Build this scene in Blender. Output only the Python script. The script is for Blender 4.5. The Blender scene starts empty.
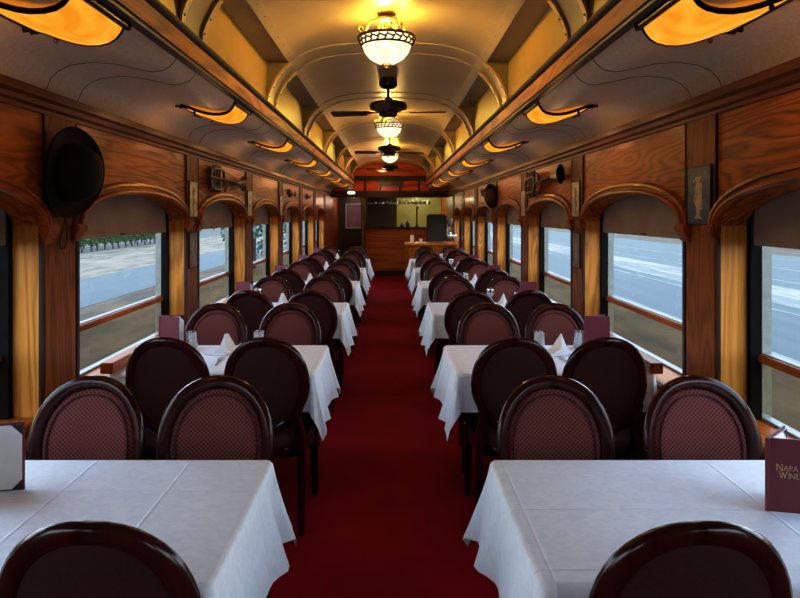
import bpy, bmesh, math, random
from mathutils import Vector, Matrix
random.seed(7)
C = bpy.context.scene.collection
SC = bpy.context.scene
PI = math.pi
sin, cos = math.sin, math.cos

# ------------------------------------------------------------------ materials
def mat(name):
    m = bpy.data.materials.new(name); m.use_nodes = True
    nt = m.node_tree; nt.nodes.clear()
    out = nt.nodes.new('ShaderNodeOutputMaterial')
    return m, nt, out
def nd(nt, kind, **kw):
    n = nt.nodes.new(kind)
    for k, v in kw.items(): setattr(n, k, v)
    return n
def setin(n, **kw):
    for k, v in kw.items():
        n.inputs[k.replace('_', ' ')].default_value = v
def c4(c): return (c[0], c[1], c[2], 1)
def ramp(nt, fac, stops):
    r = nd(nt, 'ShaderNodeValToRGB')
    e = r.color_ramp.elements
    while len(e) < len(stops): e.new(.5)
    for el, (p, c) in zip(e, stops): el.position = p; el.color = c4(c)
    nt.links.new(fac, r.inputs[0]); return r.outputs[0]
def coords(nt, scale=(1, 1, 1), kind='Object', loc=(0, 0, 0)):
    tc = nd(nt, 'ShaderNodeTexCoord'); mp = nd(nt, 'ShaderNodeMapping')
    mp.inputs['Scale'].default_value = scale; mp.inputs['Location'].default_value = loc
    nt.links.new(tc.outputs[kind], mp.inputs[0]); return mp.outputs[0]
def noise(nt, vec, scale, detail=3, rough=.5, dist=0):
    n = nd(nt, 'ShaderNodeTexNoise'); nt.links.new(vec, n.inputs['Vector'])
    setin(n, Scale=scale, Detail=detail, Roughness=rough, Distortion=dist); return n.outputs['Fac']
def math_(nt, op, a, b=None):
    n = nd(nt, 'ShaderNodeMath', operation=op)
    for i, v in enumerate((a, b)):
        if v is None: continue
        if isinstance(v, (int, float)): n.inputs[i].default_value = v
        else: nt.links.new(v, n.inputs[i])
    return n.outputs[0]
def bump(nt, h, strength, dist=.01):
    b = nd(nt, 'ShaderNodeBump'); nt.links.new(h, b.inputs['Height'])
    setin(b, Strength=strength, Distance=dist); return b.outputs[0]
def princ(nt, out, color=None, rough=.5, metal=0., spec=.5, coat=0., normal=None, **kw):
    p = nd(nt, 'ShaderNodeBsdfPrincipled')
    if color is not None:
        if isinstance(color, tuple): p.inputs['Base Color'].default_value = c4(color)
        else: nt.links.new(color, p.inputs['Base Color'])
    p.inputs['Roughness'].default_value = rough; p.inputs['Metallic'].default_value = metal
    p.inputs['Specular IOR Level'].default_value = spec; p.inputs['Coat Weight'].default_value = coat
    p.inputs['Coat Roughness'].default_value = .12
    if normal is not None: nt.links.new(normal, p.inputs['Normal'])
    nt.links.new(p.outputs[0], out.inputs[0]); return p
def plain(name, color, rough=.5, metal=0., spec=.5, coat=0., var=.12, vs=30):
    m, nt, out = mat(name)
    f = noise(nt, coords(nt), vs, 3)
    lo = tuple(x*(1-var) for x in color); hi = tuple(min(1, x*(1+var)) for x in color)
    princ(nt, out, ramp(nt, f, [(.3, lo), (.7, hi)]), rough, metal, spec, coat); return m
def wood(name, dark, mid, light, grain='Z', rough=.32, coat=.25, rings=9., fine=1., fig=1.):
    m, nt, out = mat(name)
    st = {'X': (.13, 1, 1), 'Y': (1, .13, 1), 'Z': (1, 1, .13)}[grain]
    v1 = coords(nt, tuple(s*fig for s in st))
    big = noise(nt, v1, 2.2, 2, .45, .25)
    ring = math_(nt, 'SINE', math_(nt, 'MULTIPLY', math_(nt, 'ADD', big, math_(nt, 'MULTIPLY', noise(nt, v1, 14, 2, .6), .05)), rings*2*6.28))
    ring = math_(nt, 'MULTIPLY_ADD', ring, .5); 
    ring.node.inputs[2].default_value = .5
    st2 = tuple(1 if s == 1 else .035 for s in st)
    f2 = noise(nt, coords(nt, st2), 95*fine, 3, .7)
    patch = noise(nt, coords(nt, st), 1.1, 2)
    hr = math_(nt, 'MULTIPLY_ADD', ring, .28); hr.node.inputs[2].default_value = .08
    h = math_(nt, 'ADD', hr, math_(nt, 'MULTIPLY', f2, .5))
    h = math_(nt, 'ADD', h, math_(nt, 'MULTIPLY', math_(nt, 'SUBTRACT', patch, .5), .5))
    col = ramp(nt, h, [(.18, dark), (.45, mid), (.78, light)])
    princ(nt, out, col, rough, 0, .13, coat, bump(nt, f2, .12, .002)); return m
def emit(name, color, strength, tex=None):
    m, nt, out = mat(name)
    e = nd(nt, 'ShaderNodeEmission'); e.inputs['Strength'].default_value = strength
    if tex: nt.links.new(tex(nt), e.inputs['Color'])
    else: e.inputs['Color'].default_value = c4(color)
    nt.links.new(e.outputs[0], out.inputs[0]); return m
def thin_glass(name, tint=(1, 1, 1), gloss=.06, dirt=0., dirtcol=(.4, .36, .28), rough=.02):
    m, nt, out = mat(name)
    tr = nd(nt, 'ShaderNodeBsdfTransparent'); tr.inputs[0].default_value = c4(tint)
    gl = nd(nt, 'ShaderNodeBsdfGlossy'); gl.inputs['Roughness'].default_value = rough
    lw = nd(nt, 'ShaderNodeLayerWeight'); lw.inputs[0].default_value = .25
    fac = math_(nt, 'ADD', math_(nt, 'MULTIPLY', lw.outputs['Facing'], gloss*1.5), gloss*.4)
    mx = nd(nt, 'ShaderNodeMixShader'); nt.links.new(fac, mx.inputs[0])
    nt.links.new(tr.outputs[0], mx.inputs[1]); nt.links.new(gl.outputs[0], mx.inputs[2])
    last = mx
    if dirt > 0:
        df = nd(nt, 'ShaderNodeBsdfDiffuse'); df.inputs[0].default_value = c4(dirtcol)
        f = noise(nt, coords(nt, (1, 1, .4)), 6, 4)
        f = math_(nt, 'MULTIPLY', f, dirt*2)
        m2 = nd(nt, 'ShaderNodeMixShader'); nt.links.new(f, m2.inputs[0])
        nt.links.new(mx.outputs[0], m2.inputs[1]); nt.links.new(df.outputs[0], m2.inputs[2]); last = m2
    nt.links.new(last.outputs[0], out.inputs[0]); return m

M = {}
M['panel'] = wood('oak_panel_flat_sawn', (.07, .013, .001), (.36, .082, .004), (.53, .138, .008), 'Y', .42, .05, 10, 1, 2.0)
M['barpanel'] = wood('oak_bar_front', (.10, .018, .003), (.30, .07, .009), (.44, .12, .018), 'X', .42, .06, 6, 1, .8)
M['pillar'] = wood('oak_pillar', (.03, .008, .001), (.21, .050, .004), (.33, .095, .009), 'Z', .5, .0, 8, 1, 2.2)
M['jamb'] = wood('oak_jamb_lit', (.22, .075, .009), (.48, .19, .026), (.60, .27, .045), 'Z', .45, .05, 7, 1, 2)  # oak paler than the pillars: window light put into the jamb colour
M['trimY'] = wood('oak_moulding', (.035, .008, .002), (.13, .03, .005), (.22, .055, .009), 'Y', .42, .05, 5)
M['fascia'] = wood('golden_oak_fascia', (.20, .05, .005), (.62, .18, .014), (.8, .28, .03), 'Y', .42, .0, 6, 1, 1.5)
M['arch'] = wood('oak_arch', (.07, .016, .002), (.31, .066, .006), (.46, .115, .012), 'Y', .38, .04, 5)
M['darkwood'] = plain('dark_stained_moulding', (.028, .007, .003), .45, spec=.25, coat=.0)
M['redwood'] = wood('red_stained_bulkhead', (.28, .035, .005), (.62, .085, .010), (.8, .13, .018), 'X', .35, .1, 5)
M['chairwood'] = wood('dark_mahogany_polish', (.010, .0018, .0016), (.024, .004, .0033), (.044, .008, .0065), 'Z', .2, .35, 5)
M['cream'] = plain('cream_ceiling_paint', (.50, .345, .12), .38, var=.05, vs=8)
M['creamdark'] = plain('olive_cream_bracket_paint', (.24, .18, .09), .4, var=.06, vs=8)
M['vault'] = plain('vault_paint', (.36, .28, .16), .4, var=.05, vs=6)
M['grey'] = plain('lower_ceiling_paint', (.64, .53, .38), .6, var=.10, vs=60)
M['seam'] = plain('dark_seam', (.05, .04, .035), .6)
M['rivet'] = plain('rivet', (.12, .09, .05), .5)
M['blacktrim'] = plain('black_window_channel', (.010, .009, .008), .95, spec=.0)
M['alu'] = plain('pale_metal_sash', (.22, .22, .18), .6, .0)
M['iron'] = plain('dark_bronze', (.022, .013, .008), .35, .7)
M['bronze'] = plain('antique_bronze', (.10, .05, .018), .35, .8, var=.3)
M['hornmetal'] = plain('dark_aged_brass', (.05, .026, .010), .4, .6, var=.3)
M['gilt'] = plain('gilt_metal', (.55, .33, .09), .3, .8, var=.25)
M['black'] = plain('black_plastic', (.01, .009, .009), .4)
M['felt'] = plain('dark_brown_felt', (.013, .008, .006), .8, spec=.15)
M['felt3'] = plain('worn_dark_brim', (.017, .009, .005), .75, spec=.2, var=.3, vs=40)
M['felt2'] = plain('brown_straw', (.07, .035, .015), .7, spec=.2, var=.3, vs=120)
M['white'] = plain('white_linen', (.78, .79, .80), .8, spec=.2, var=.03)
M['paper'] = plain('white_paper', (.78, .78, .77), .7, spec=.2, var=.03)
M['gold'] = plain('gold_lettering', (.62, .45, .2), .5, var=.05)
M['menu'] = plain('maroon_menu_cloth', (.13, .012, .022), .55, var=.15, vs=200)
M['menuin'] = plain('menu_lining', (.012, .008, .012), .6)
M['steel'] = plain('chrome', (.6, .6, .58), .18, 1.)
M['shade'] = plain('grey_brown_roller_blind', (.31, .235, .175), .75, spec=.2, var=.15, vs=5)
M['purple'] = plain('mauve_print', (.30, .17, .30), .5, var=.25, vs=6)
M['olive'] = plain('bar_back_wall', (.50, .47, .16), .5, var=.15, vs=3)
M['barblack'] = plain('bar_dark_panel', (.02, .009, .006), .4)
M['mug'] = plain('cream_porcelain', (.7, .62, .48), .3)
M['glass'] = thin_glass('clear_drinking_glass', (.9, .92, .93), .8)
M['pane'] = thin_glass('window_glass', (.95, .95, .94), .022)
M['pane_low'] = thin_glass('smoked_lower_glass', (.66, .56, .42), .022, .01)
def bowltex(nt):
    f = noise(nt, coords(nt), 38, 3, .6)
    return ramp(nt, f, [(.38, (1, .62, .22)), (.52, (1, .82, .5)), (.6, (1, .9, .68))])
M['bulb'] = emit('frosted_bowl', (1, .83, .52), 1.7, bowltex)
M['exit'] = emit('white_lamp', (1, .86, .66), 4.)
def slag(nt):
    f = noise(nt, coords(nt, (1, .55, 1)), 9, 3, .5, 1.2)
    return ramp(nt, f, [(.3, (.85, .27, .012)), (.55, (.98, .37, .03)), (.75, (1, .44, .06))])
M['amber'] = emit('amber_slag_glass', (1, .4, .05), 1.1, slag)

def fabric():
    m, nt, out = mat('burgundy_honeycomb_fabric')
    v = nd(nt, 'ShaderNodeTexVoronoi'); v.feature = 'DISTANCE_TO_EDGE'
    nt.links.new(coords(nt, (1, 0, 1)), v.inputs['Vector']); v.inputs['Vector'].links[0].from_node.inputs['Rotation'].default_value = (0, PI/4, 0); setin(v, Scale=92., Randomness=.0)
    f = v.outputs['Distance']
    col = ramp(nt, f, [(.06, (.22, .06, .045)), (.2, (.085, .016, .014)), (.5, (.045, .007, .007))])
    p = princ(nt, out, col, .75, 0, .25, 0, bump(nt, f, .25, .002))
    p.inputs['Sheen Weight'].default_value = .06; p.inputs['Sheen Tint'].default_value = (.8, .45, .5, 1)
    return m
M['fabric'] = fabric()
M['fabricback'] = plain('plain_dark_burgundy_fabric', (.036, .009, .008), .8, spec=.2, var=.2, vs=120)
M['seatfabric'] = plain('seat_burgundy_fabric', (.055, .016, .018), .7, spec=.25, var=.2, vs=160)
def carpet():
    m, nt, out = mat('crimson_carpet')
    a = noise(nt, coords(nt), 260, 2); b = noise(nt, coords(nt), 2.2, 3)
    f = math_(nt, 'ADD', math_(nt, 'MULTIPLY', a, .6), math_(nt, 'MULTIPLY', b, .4))
    col = ramp(nt, f, [(.3, (.15, .001, .005)), (.7, (.34, .006, .014))])
    princ(nt, out, col, .95, 0, .1, 0, bump(nt, a, .3, .004)); return m
M['carpet'] = carpet()
def cloth(name, xs, ys):
    m, nt, out = mat(name)
    tc = nd(nt, 'ShaderNodeTexCoord'); sp = nd(nt, 'ShaderNodeSeparateXYZ'); nt.links.new(tc.outputs['Object'], sp.inputs[0])
    h = None
    for axis, vals in (('X', xs), ('Y', ys)):
        for q in vals:
            d = math_(nt, 'DIVIDE', math_(nt, 'SUBTRACT', sp.outputs[axis], q), .0035)
            g = math_(nt, 'POWER', 2.718, math_(nt, 'MULTIPLY', math_(nt, 'MULTIPLY', d, d), -1.))
            h = g if h is None else math_(nt, 'ADD', h, g)
    dam = noise(nt, coords(nt, (1, 1.6, 1)), 26, 4, .6, 1.)
    h2 = math_(nt, 'ADD', h, math_(nt, 'MULTIPLY', noise(nt, coords(nt), 7, 3), .9))
    col = ramp(nt, dam, [(.42, (.76, .83, .90)), (.58, (.82, .88, .94))])
    princ(nt, out, col, .75, 0, .25, 0, bump(nt, h2, .55, .004)); return m
M['cloth_left'] = cloth('white_damask_folded', (-.05, .26), (.11,))
M['cloth_right'] = cloth('white_linen_pressed', (-.475, .2), (.0, -.29))
def art(name, bg1, bg2, fg, sx=.03):
    m, nt, out = mat(name)
    tc = nd(nt, 'ShaderNodeTexCoord'); sp = nd(nt, 'ShaderNodeSeparateXYZ'); nt.links.new(tc.outputs['Object'], sp.inputs[0])
    n1 = noise(nt, coords(nt), 22, 4, .6); n2 = noise(nt, coords(nt, (1, 1, 1), 'Object', (3, 1, 2)), 24, 3)
    bg = ramp(nt, n1, [(.35, bg1), (.65, bg2)])
    u = math_(nt, 'ADD', sp.outputs['Y'], math_(nt, 'MULTIPLY', math_(nt, 'SUBTRACT', n2, .5), .13))
    d = math_(nt, 'ABSOLUTE', u)
    f = math_(nt, 'LESS_THAN', d, sx)
    g = math_(nt, 'LESS_THAN', math_(nt, 'ABSOLUTE', math_(nt, 'ADD', sp.outputs['Z'], .01)), .095)
    mx = nd(nt, 'ShaderNodeMix', data_type='RGBA'); nt.links.new(math_(nt, 'MULTIPLY', f, g), mx.inputs[0])
    nt.links.new(bg, mx.inputs[6]); nt.links.new(ramp(nt, n1, [(.3, tuple(x*.5 for x in fg)), (.7, fg)]), mx.inputs[7])
    princ(nt, out, mx.outputs[2], .35, 0, .4); return m
M['art_blue'] = art('dark_blue_print', (.010, .028, .048), (.05, .11, .16), (.55, .45, .33), .026)
M['art_gold'] = art('ochre_print', (.28, .19, .07), (.75, .6, .32), (.07, .08, .04), .018)
M['art_brown'] = art('dark_brown_print', (.06, .03, .02), (.22, .12, .07), (.4, .26, .17), .016)
def ground(name, stops, scale, stretch=(1, 1, 1), rough=.9, spec=.2):
    m, nt, out = mat(name)
    f = noise(nt, coords(nt, stretch), scale, 5, .62)
    princ(nt, out, ramp(nt, f, stops), rough, 0, spec); return m
M['dry'] = ground('dry_brown_verge', [(.32, (0.023, 0.015, 0.006)), (.5, (0.058, 0.035, 0.014)), (.7, (0.096, 0.063, 0.026))], 1.1, (1, .35, 1))
M['sand'] = ground('pale_gravel', [(.35, (0.067, 0.050, 0.028)), (.5, (0.129, 0.095, 0.058)), (.68, (0.185, 0.143, 0.089))], 1.3, (1, .25, 1))
M['soil'] = ground('vineyard_soil', [(.35, (0.045, 0.039, 0.026)), (.65, (0.089, 0.078, 0.055))], 2, (1, 1, 1))
M['asph'] = ground('blue_grey_asphalt', [(.3, (0.025, 0.034, 0.033)), (.5, (0.031, 0.041, 0.039)), (.75, (0.044, 0.052, 0.049))], 1.0, (1.6, .12, 1), .7, .2)
M['asphwet'] = ground('wet_streaked_asphalt', [(.42, (0.026, 0.036, 0.039)), (.52, (0.041, 0.053, 0.054)), (.58, (0.143, 0.155, 0.134)), (.7, (0.057, 0.072, 0.069))], 1.3, (1.4, .16, 1), .6, .25)
M['lane'] = ground('worn_lane_paint', [(.35, (0.060, 0.071, 0.068)), (.6, (0.190, 0.196, 0.176))], 3, (2, .15, 1))
M['leaf'] = plain('vine_leaf', (.05, .095, .025), .6, var=.5, vs=3)
M['leaf2'] = plain('tree_leaf', (.02, .06, .035), .6, var=.5, vs=2)
M['bark'] = plain('dark_bark', (.022, .018, .015), .9)

# ------------------------------------------------------------------ mesh helpers
class MB:
    def __init__(s): s.v = []; s.f = []; s.m = []
    def add(s, vs, fs, mi=0):
        o = len(s.v); s.v += [tuple(v) for v in vs]; s.f += [tuple(o+i for i in f) for f in fs]; s.m += [mi]*len(fs); return s
    def box(s, a, b, mi=0, T=None):
        (x0, y0, z0), (x1, y1, z1) = a, b
        vs = [(x0,y0,z0),(x1,y0,z0),(x1,y1,z0),(x0,y1,z0),(x0,y0,z1),(x1,y0,z1),(x1,y1,z1),(x0,y1,z1)]
        if T: vs = [T @ Vector(v) for v in vs]
        return s.add(vs, [(0,3,2,1),(4,5,6,7),(0,1,5,4),(1,2,6,5),(2,3,7,6),(3,0,4,7)], mi)
    def loft(s, rings, closed=True, cap=True, mi=0):
        n = len(rings[0]); vs = [p for r in rings for p in r]; fs = []
        for i in range(len(rings)-1):
            for j in range(n if closed else n-1):
                k = (j+1) % n; fs.append((i*n+j, i*n+k, (i+1)*n+k, (i+1)*n+j))
        if cap and closed: fs += [tuple(range(n-1, -1, -1)), tuple((len(rings)-1)*n+j for j in range(n))]
        return s.add(vs, fs, mi)
    def tube(s, pts, r, n=8, closed=False, mi=0, squash=None):
        pts = [Vector(p) for p in pts]; rings = []; N = len(pts); up0 = None
        rr = r if isinstance(r, (list, tuple)) else [r]*N
        for i, p in enumerate(pts):
            if closed: t = pts[(i+1) % N]-pts[i-1]
            else: t = pts[min(i+1, N-1)]-pts[max(i-1, 0)]
            t.normalize()
            if up0 is None:
                up0 = Vector((0, 0, 1)) if abs(t.z) < .9 else Vector((1, 0, 0))
            a = t.cross(up0)
            if a.length < 1e-6: a = t.orthogonal()
            a.normalize(); b = a.cross(t).normalized(); up0 = b
            rings.append([p+a*(cos(2*PI*j/n)*rr[i])+b*(sin(2*PI*j/n)*rr[i]) for j in range(n)])
        if closed: rings.append(rings[0]); return s.loft(rings, True, False, mi)
        return s.loft(rings, True, True, mi)
    def lathe(s, prof, n=20, cx=0, cy=0, mi=0, cap=True):
        rings = [[(cx+r*cos(2*PI*j/n), cy+r*sin(2*PI*j/n), z) for j in range(n)] for r, z in prof]
        return s.loft(rings, True, cap, mi)
    def prism(s, poly, axis, a, b, mi=0):
        def P(p, t): return {'X': (t, p[0], p[1]), 'Y': (p[0], t, p[1]), 'Z': (p[0], p[1], t)}[axis]
        return s.loft([[P(p, a) for p in poly], [P(p, b) for p in poly]], True, True, mi)
    def sheet(s, prof, y0, y1, mi=0, ny=1):
        rings = [[(x, y0+(y1-y0)*i/ny, z) for x, z in prof] for i in range(ny+1)]
        return s.loft(rings, False, False, mi)
    def sphere(s, c, r, n=10, mi=0, sz=1):
        rings = []
        for i in range(n//2+1):
            a = PI*i/(n//2); rr = max(r*sin(a), 1e-4)
            rings.append([(c[0]+rr*cos(2*PI*j/n), c[1]+rr*sin(2*PI*j/n), c[2]-r*cos(a)*sz) for j in range(n)])
        return s.loft(rings, True, True, mi)
    def build(s, name, m, parent=None, smooth=35, bevel=0, loc=None, rot=None):
        me = bpy.data.meshes.new(name); me.from_pydata([tuple(v) for v in s.v], [], s.f)
        for mm in (m if isinstance(m, (list, tuple)) else [m]): me.materials.append(mm)
        for p, mi in zip(me.polygons, s.m): p.material_index = mi
        bm = bmesh.new(); bm.from_mesh(me); bmesh.ops.recalc_face_normals(bm, faces=bm.faces)
        if bevel:
            ed = [e for e in bm.edges if len(e.link_faces) == 2 and e.calc_face_angle(0) > .6]
            bmesh.ops.bevel(bm, geom=ed, offset=bevel, segments=2, affect='EDGES', clamp_overlap=True)
        bm.to_mesh(me); bm.free()
        if smooth:
            me.polygons.foreach_set('use_smooth', [True]*len(me.polygons)); me.set_sharp_from_angle(angle=math.radians(smooth))
        o = bpy.data.objects.new(name, me); C.objects.link(o)
        if parent is not None: o.parent = parent
        if loc: o.location = loc
        if rot: o.rotation_euler = rot
        return o
def tag(o, label, cat, group=None, kind=None):
    o['label'] = label; o['category'] = cat
    if group: o['group'] = group
    if kind: o['kind'] = kind
    return o
def thing(name, label, cat, loc=(0, 0, 0), rz=0, group=None):
    o = bpy.data.objects.new(name, None); C.objects.link(o); o.empty_display_size = .1
    o.location = loc; o.rotation_euler = (0, 0, rz); return tag(o, label, cat, group)
def struct(o, label, cat): return tag(o, label, cat, None, 'structure')
def structE(name, label, cat, loc=(0, 0, 0)):
    o = bpy.data.objects.new(name, None); C.objects.link(o); o.empty_display_size = .1; o.location = loc
    return struct(o, label, cat)
def copy_tree(o, parent=None):
    c = o.copy(); C.objects.link(c)
    if parent is not None: c.parent = parent
    for ch in list(o.children): copy_tree(ch, c)
    return c
SIDE = {-1: 'left', 1: 'right'}
ORD = ['nearest', 'second', 'third', 'fourth', 'fifth', 'sixth', 'seventh', 'eighth']
def lerp(a, b, t): return a+(b-a)*t

# ------------------------------------------------------------------ dimensions
W = 1.45                      # half width of the car
YB, YF = -2.7, 15.2           # near end wall, bulkhead
YR = 17.6                     # bar room back wall
PER = 1.85
PY0 = 2.80                    # pillar centre
PH = .165                     # pillar half width
PILLARS = [PY0+PER*k for k in range(-3, 8)]
NW = 8                        # windows between consecutive pillars k=-3..6
OPEN = [(PY0+PER*k+PH, PY0+PER*(k+1)-PH) for k in range(-3, 6)]
SILL, SPR, RISE, TOP = .69, 1.505, .165, 2.06
GX = W+.165

# ------------------------------------------------------------------ setting
b = MB(); b.box((-1.75, YB-.1, -.12), (1.75, YR+.1, 0))
struct(b.build('floor', M['carpet']), 'crimson red carpet covering the aisle and floor of the dining car', 'floor')

def arch_z(y, y0, y1, r=RISE, s=SPR):
    t = (y-(y0+y1)/2)/((y1-y0)/2); return s+r*math.sqrt(max(0, 1-abs(t)**2.15))
def wall(sd):
    b = MB(); X = sd*W; XO = sd*(W+.11)
    ys = YB
    for (y0, y1) in OPEN:
        b.add([(X, ys, 0), (X, y0, 0), (X, y0, TOP), (X, ys, TOP)], [(0, 1, 2, 3)])
        N = 26; yy = [lerp(y0, y1, (1-cos(PI*i/N))/2) for i in range(N+1)]
        b.add([(X, y0, 0), (X, y1, 0), (X, y1, SILL), (X, y0, SILL)], [(0, 1, 2, 3)])
        zz = [arch_z(y, y0, y1) for y in yy]
        for i in range(N):
            b.add([(X, yy[i], zz[i]), (X, yy[i+1], zz[i+1]), (X, yy[i+1], TOP), (X, yy[i], TOP)], [(0, 1, 2, 3)])
            b.add([(X, yy[i], zz[i]), (X, yy[i+1], zz[i+1]), (XO, yy[i+1], zz[i+1]), (XO, yy[i], zz[i])], [(0, 1, 2, 3)])
        for y in (y0, y1):
            b.add([(X, y, SILL), (XO, y, SILL), (XO, y, SPR), (X, y, SPR)], [(0, 1, 2, 3)], 1)
        b.add([(X, y0, SILL), (X, y1, SILL), (XO+sd*.045, y1, SILL), (XO+sd*.045, y0, SILL)], [(0, 1, 2, 3)], 0)
        # outer skin with a rectangular hole
        E = sd*(W+.20)
        b.add([(XO, y0, SILL), (XO, y0-2*PH, SILL), (XO, y0-2*PH, TOP), (XO, y0, TOP)], [(0, 1, 2, 3)], 2)
        b.add([(XO, y0, SPR-.05), (XO, y1, SPR-.05), (XO, y1, TOP), (XO, y0, TOP)], [(0, 1, 2, 3)], 2) if False else None
        b.add([(E, y0-2*PH-.004, -.9), (E, y0+.004, -.9), (E, y0+.004, 2.3), (E, y0-2*PH-.004, 2.3)], [(0, 1, 2, 3)], 2)
        b.add([(E, y0, -.9), (E, y1, -.9), (E, y1, SILL-.01), (E, y0, SILL-.01)], [(0, 1, 2, 3)], 2)
        b.add([(E, y0, 1.74), (E, y1, 1.74), (E, y1, 2.3), (E, y0, 2.3)], [(0, 1, 2, 3)], 2)
        b.add([(XO, y0, 1.74), (XO, y1, 1.74), (E, y1, 1.74), (E, y0, 1.74)], [(0, 1, 2, 3)], 2)
        ys = y1
    b.add([(X, ys, 0), (X, YR, 0), (X, YR, TOP), (X, ys, TOP)], [(0, 1, 2, 3)])
    E = sd*(W+.20)
    b.add([(E, ys-.02, -.9), (E, YR, -.9), (E, YR, 2.3), (E, ys-.02, 2.3)], [(0, 1, 2, 3)], 2)
    o = b.build('wall_'+SIDE[sd], [M['panel'], M['jamb'], M['blacktrim']], smooth=20)
    struct(o, f'varnished oak side wall with arched window openings on the {SIDE[sd]}', 'wall')
    # groove beads of frieze, pilaster boards, as parts of the wall
    for py in PILLARS:
        if py > 15: continue
        q = MB()
        q.box((X, py-PH+.035, 0), (X-sd*.008, py+PH-.035, 1.995))
        q.build('pilaster', M['pillar'], o, bevel=.002)
        q = MB()
        for e in (-1, 1):
            q.box((X, py+e*(PH-.03)-.006, 1.45), (X-sd*.012, py+e*(PH-.03)+.006, 1.995))
            q.box((X, py+e*(PH-.012)-.012, SILL), (X-sd*.010, py+e*(PH-.012)+.011, 1.45))
        q.build('groove_bead', M['darkwood'], o)
    return o
WALL = {s: wall(s) for s in (-1, 1)}
b = MB(); b.box((-1.75, YB-.1, -.1), (1.75, YB, 2.95))
struct(b.build('wall_rear', M['panel']), 'oak end wall closing the car behind the camera', 'wall')

# windows -----------------------------------------------------------------
wn = 0
for sd in (-1, 1):
    for i, (y0, y1) in enumerate(OPEN):
        wn += 1
        vis = i-2     # index of visible window: 0 is the one cut by the frame
        wname = (ORD[vis]+' window from the camera' if 0 <= vis < 8 else 'window beside the camera')
        w = structE(f'window_{wn}', f'arched oak window on the {SIDE[sd]} wall, {wname}', 'window', (0, 0, 0))
        X = sd*W; yc = (y0+y1)/2
        # arch moulding swept along the arch, with stepped profile
        N = 28; rings = []
        prof = [(0, 0), (0, .022), (.012, .034), (.024, .030), (.030, .018), (.044, .018), (.050, .026), (.066, .022), (.074, 0)]
        for k in range(N+1):
            th = PI*k/N
            e = 2/2.15
            cx = -math.copysign(abs(cos(th))**e, cos(th)); cz = abs(sin(th))**e
            hy = (y1-y0)/2
            ring = []
            for (d, h) in prof:
                ring.append((X-sd*h, yc+cx*(hy+d), SPR+cz*(RISE+d)))
            rings.append(ring)
        b = MB().loft(rings, True, True); b.build('arch_moulding', M['arch'], w)
        for e, ye in ((-1, y0), (1, y1)):
            b = MB(); s_ = .038*e
            ya, yb2 = ye-.004*e, ye+.082*e
            for (z0, z1, pr, ex) in ((1.468, 1.507, .046, .006), (1.448, 1.468, .034, 0), (1.425, 1.448, .024, -.006)):
                b.box((X, min(ya-ex*e, yb2+ex*e), z0), (X-sd*pr, max(ya-ex*e, yb2+ex*e), z1))
            b.build('corbel', M['arch'], w, bevel=.006)
        # black outer channel
        b = MB()
        xa, xb = sd*(W+.11), sd*(W+.155)
        for ye, e in ((y0, 1), (y1, -1)): b.box((xa, min(ye, ye+.03*e), SILL), (xb, max(ye, ye+.03*e), 1.74))
        b.box((xa, y0, 1.70), (xb, y1, 1.74))
        b.build('channel', M['blacktrim'], w)
        # metal sash edges
        b = MB(); xa, xb = sd*(W+.155), sd*(W+.195)
        for ye, e in ((y0+.012, 1), (y1-.012, -1)): b.box((xa, min(ye, ye+.022*e), SILL+.01), (xb, max(ye, ye+.022*e), 1.74))
        b.box((xa, y0+.03, SILL), (xb, y1-.03, SILL+.012))
        b.build('sash_edge', M['alu'], w)
        b = MB(); b.box((sd*(W+.14), y0+.008, .932), (sd*(W+.185), y1-.008, .966))
        b.build('sash_rail', M['arch'], w, bevel=.004)
        b = MB(); b.box((sd*(W+.158), y0+.03, .966), (sd*(W+.19), y1-.03, .971)); b.build('rail_cap', M['alu'], w)
        b = MB(); b.add([(GX, y0+.03, .971), (GX, y1-.03, .971), (GX, y1-.03, 1.74), (GX, y0+.03, 1.74)] if sd > 0 else
                        [(-GX, y0+.03, .971), (-GX, y1-.03, .971), (-GX, y1-.03, 1.74), (-GX, y0+.03, 1.74)], [(0, 1, 2, 3)])
        b.build('upper_pane', M['pane'], w)
        b = MB(); b.add([(sd*GX, y0+.03, SILL+.03), (sd*GX, y1-.03, SILL+.03), (sd*GX, y1-.03, .932), (sd*GX, y0+.03, .932)], [(0, 1, 2, 3)])
        b.build('lower_pane', M['pane_low'], w)
        # roller blind
        lab = f'grey-brown roller blind drawn to the top of the {ORD[max(0, min(7, vis))]} {SIDE[sd]} window' if vis >= 0 else 'grey-brown roller blind in the window beside the camera'
        r = thing('roller_blind', lab, 'blind', (sd*(W+.125), yc, 1.435), 0, 'roller blinds in the windows')
        b = MB(); NZ = 6; rings = []
        for k in range(NZ+1):
            z = .0+.29*k/NZ
            rings.append([(sd*.006*sin(3*j/6+k*.4), lerp(y0+.034, y1-.034, j/10)-yc, z) for j in range(11)])
        b.loft(rings, False, False); b.build('blind_fabric', M['shade'], r)
        b = MB().box((-.008, y0+.036-yc, -.012), (.008, y1-.036-yc, .014)); b.build('hem_bar', M['shade'], r, bevel=.003)
        b = MB().box((-.014, -.03, -.006), (.014, .03, .006)); b.build('pull', M['darkwood'], r, bevel=.003)
        # portal
        if True:
            L = bpy.data.lights.new('window_portal', 'AREA'); L.shape = 'RECTANGLE'; L.size = y1-y0; L.size_y = .7
            L.cycles.is_portal = True
            lo = bpy.data.objects.new('window_portal', L); C.objects.link(lo)
            lo.location = (sd*(W+.25), yc, 1.1); lo.rotation_euler = (0, sd*PI/2, 0)

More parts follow.
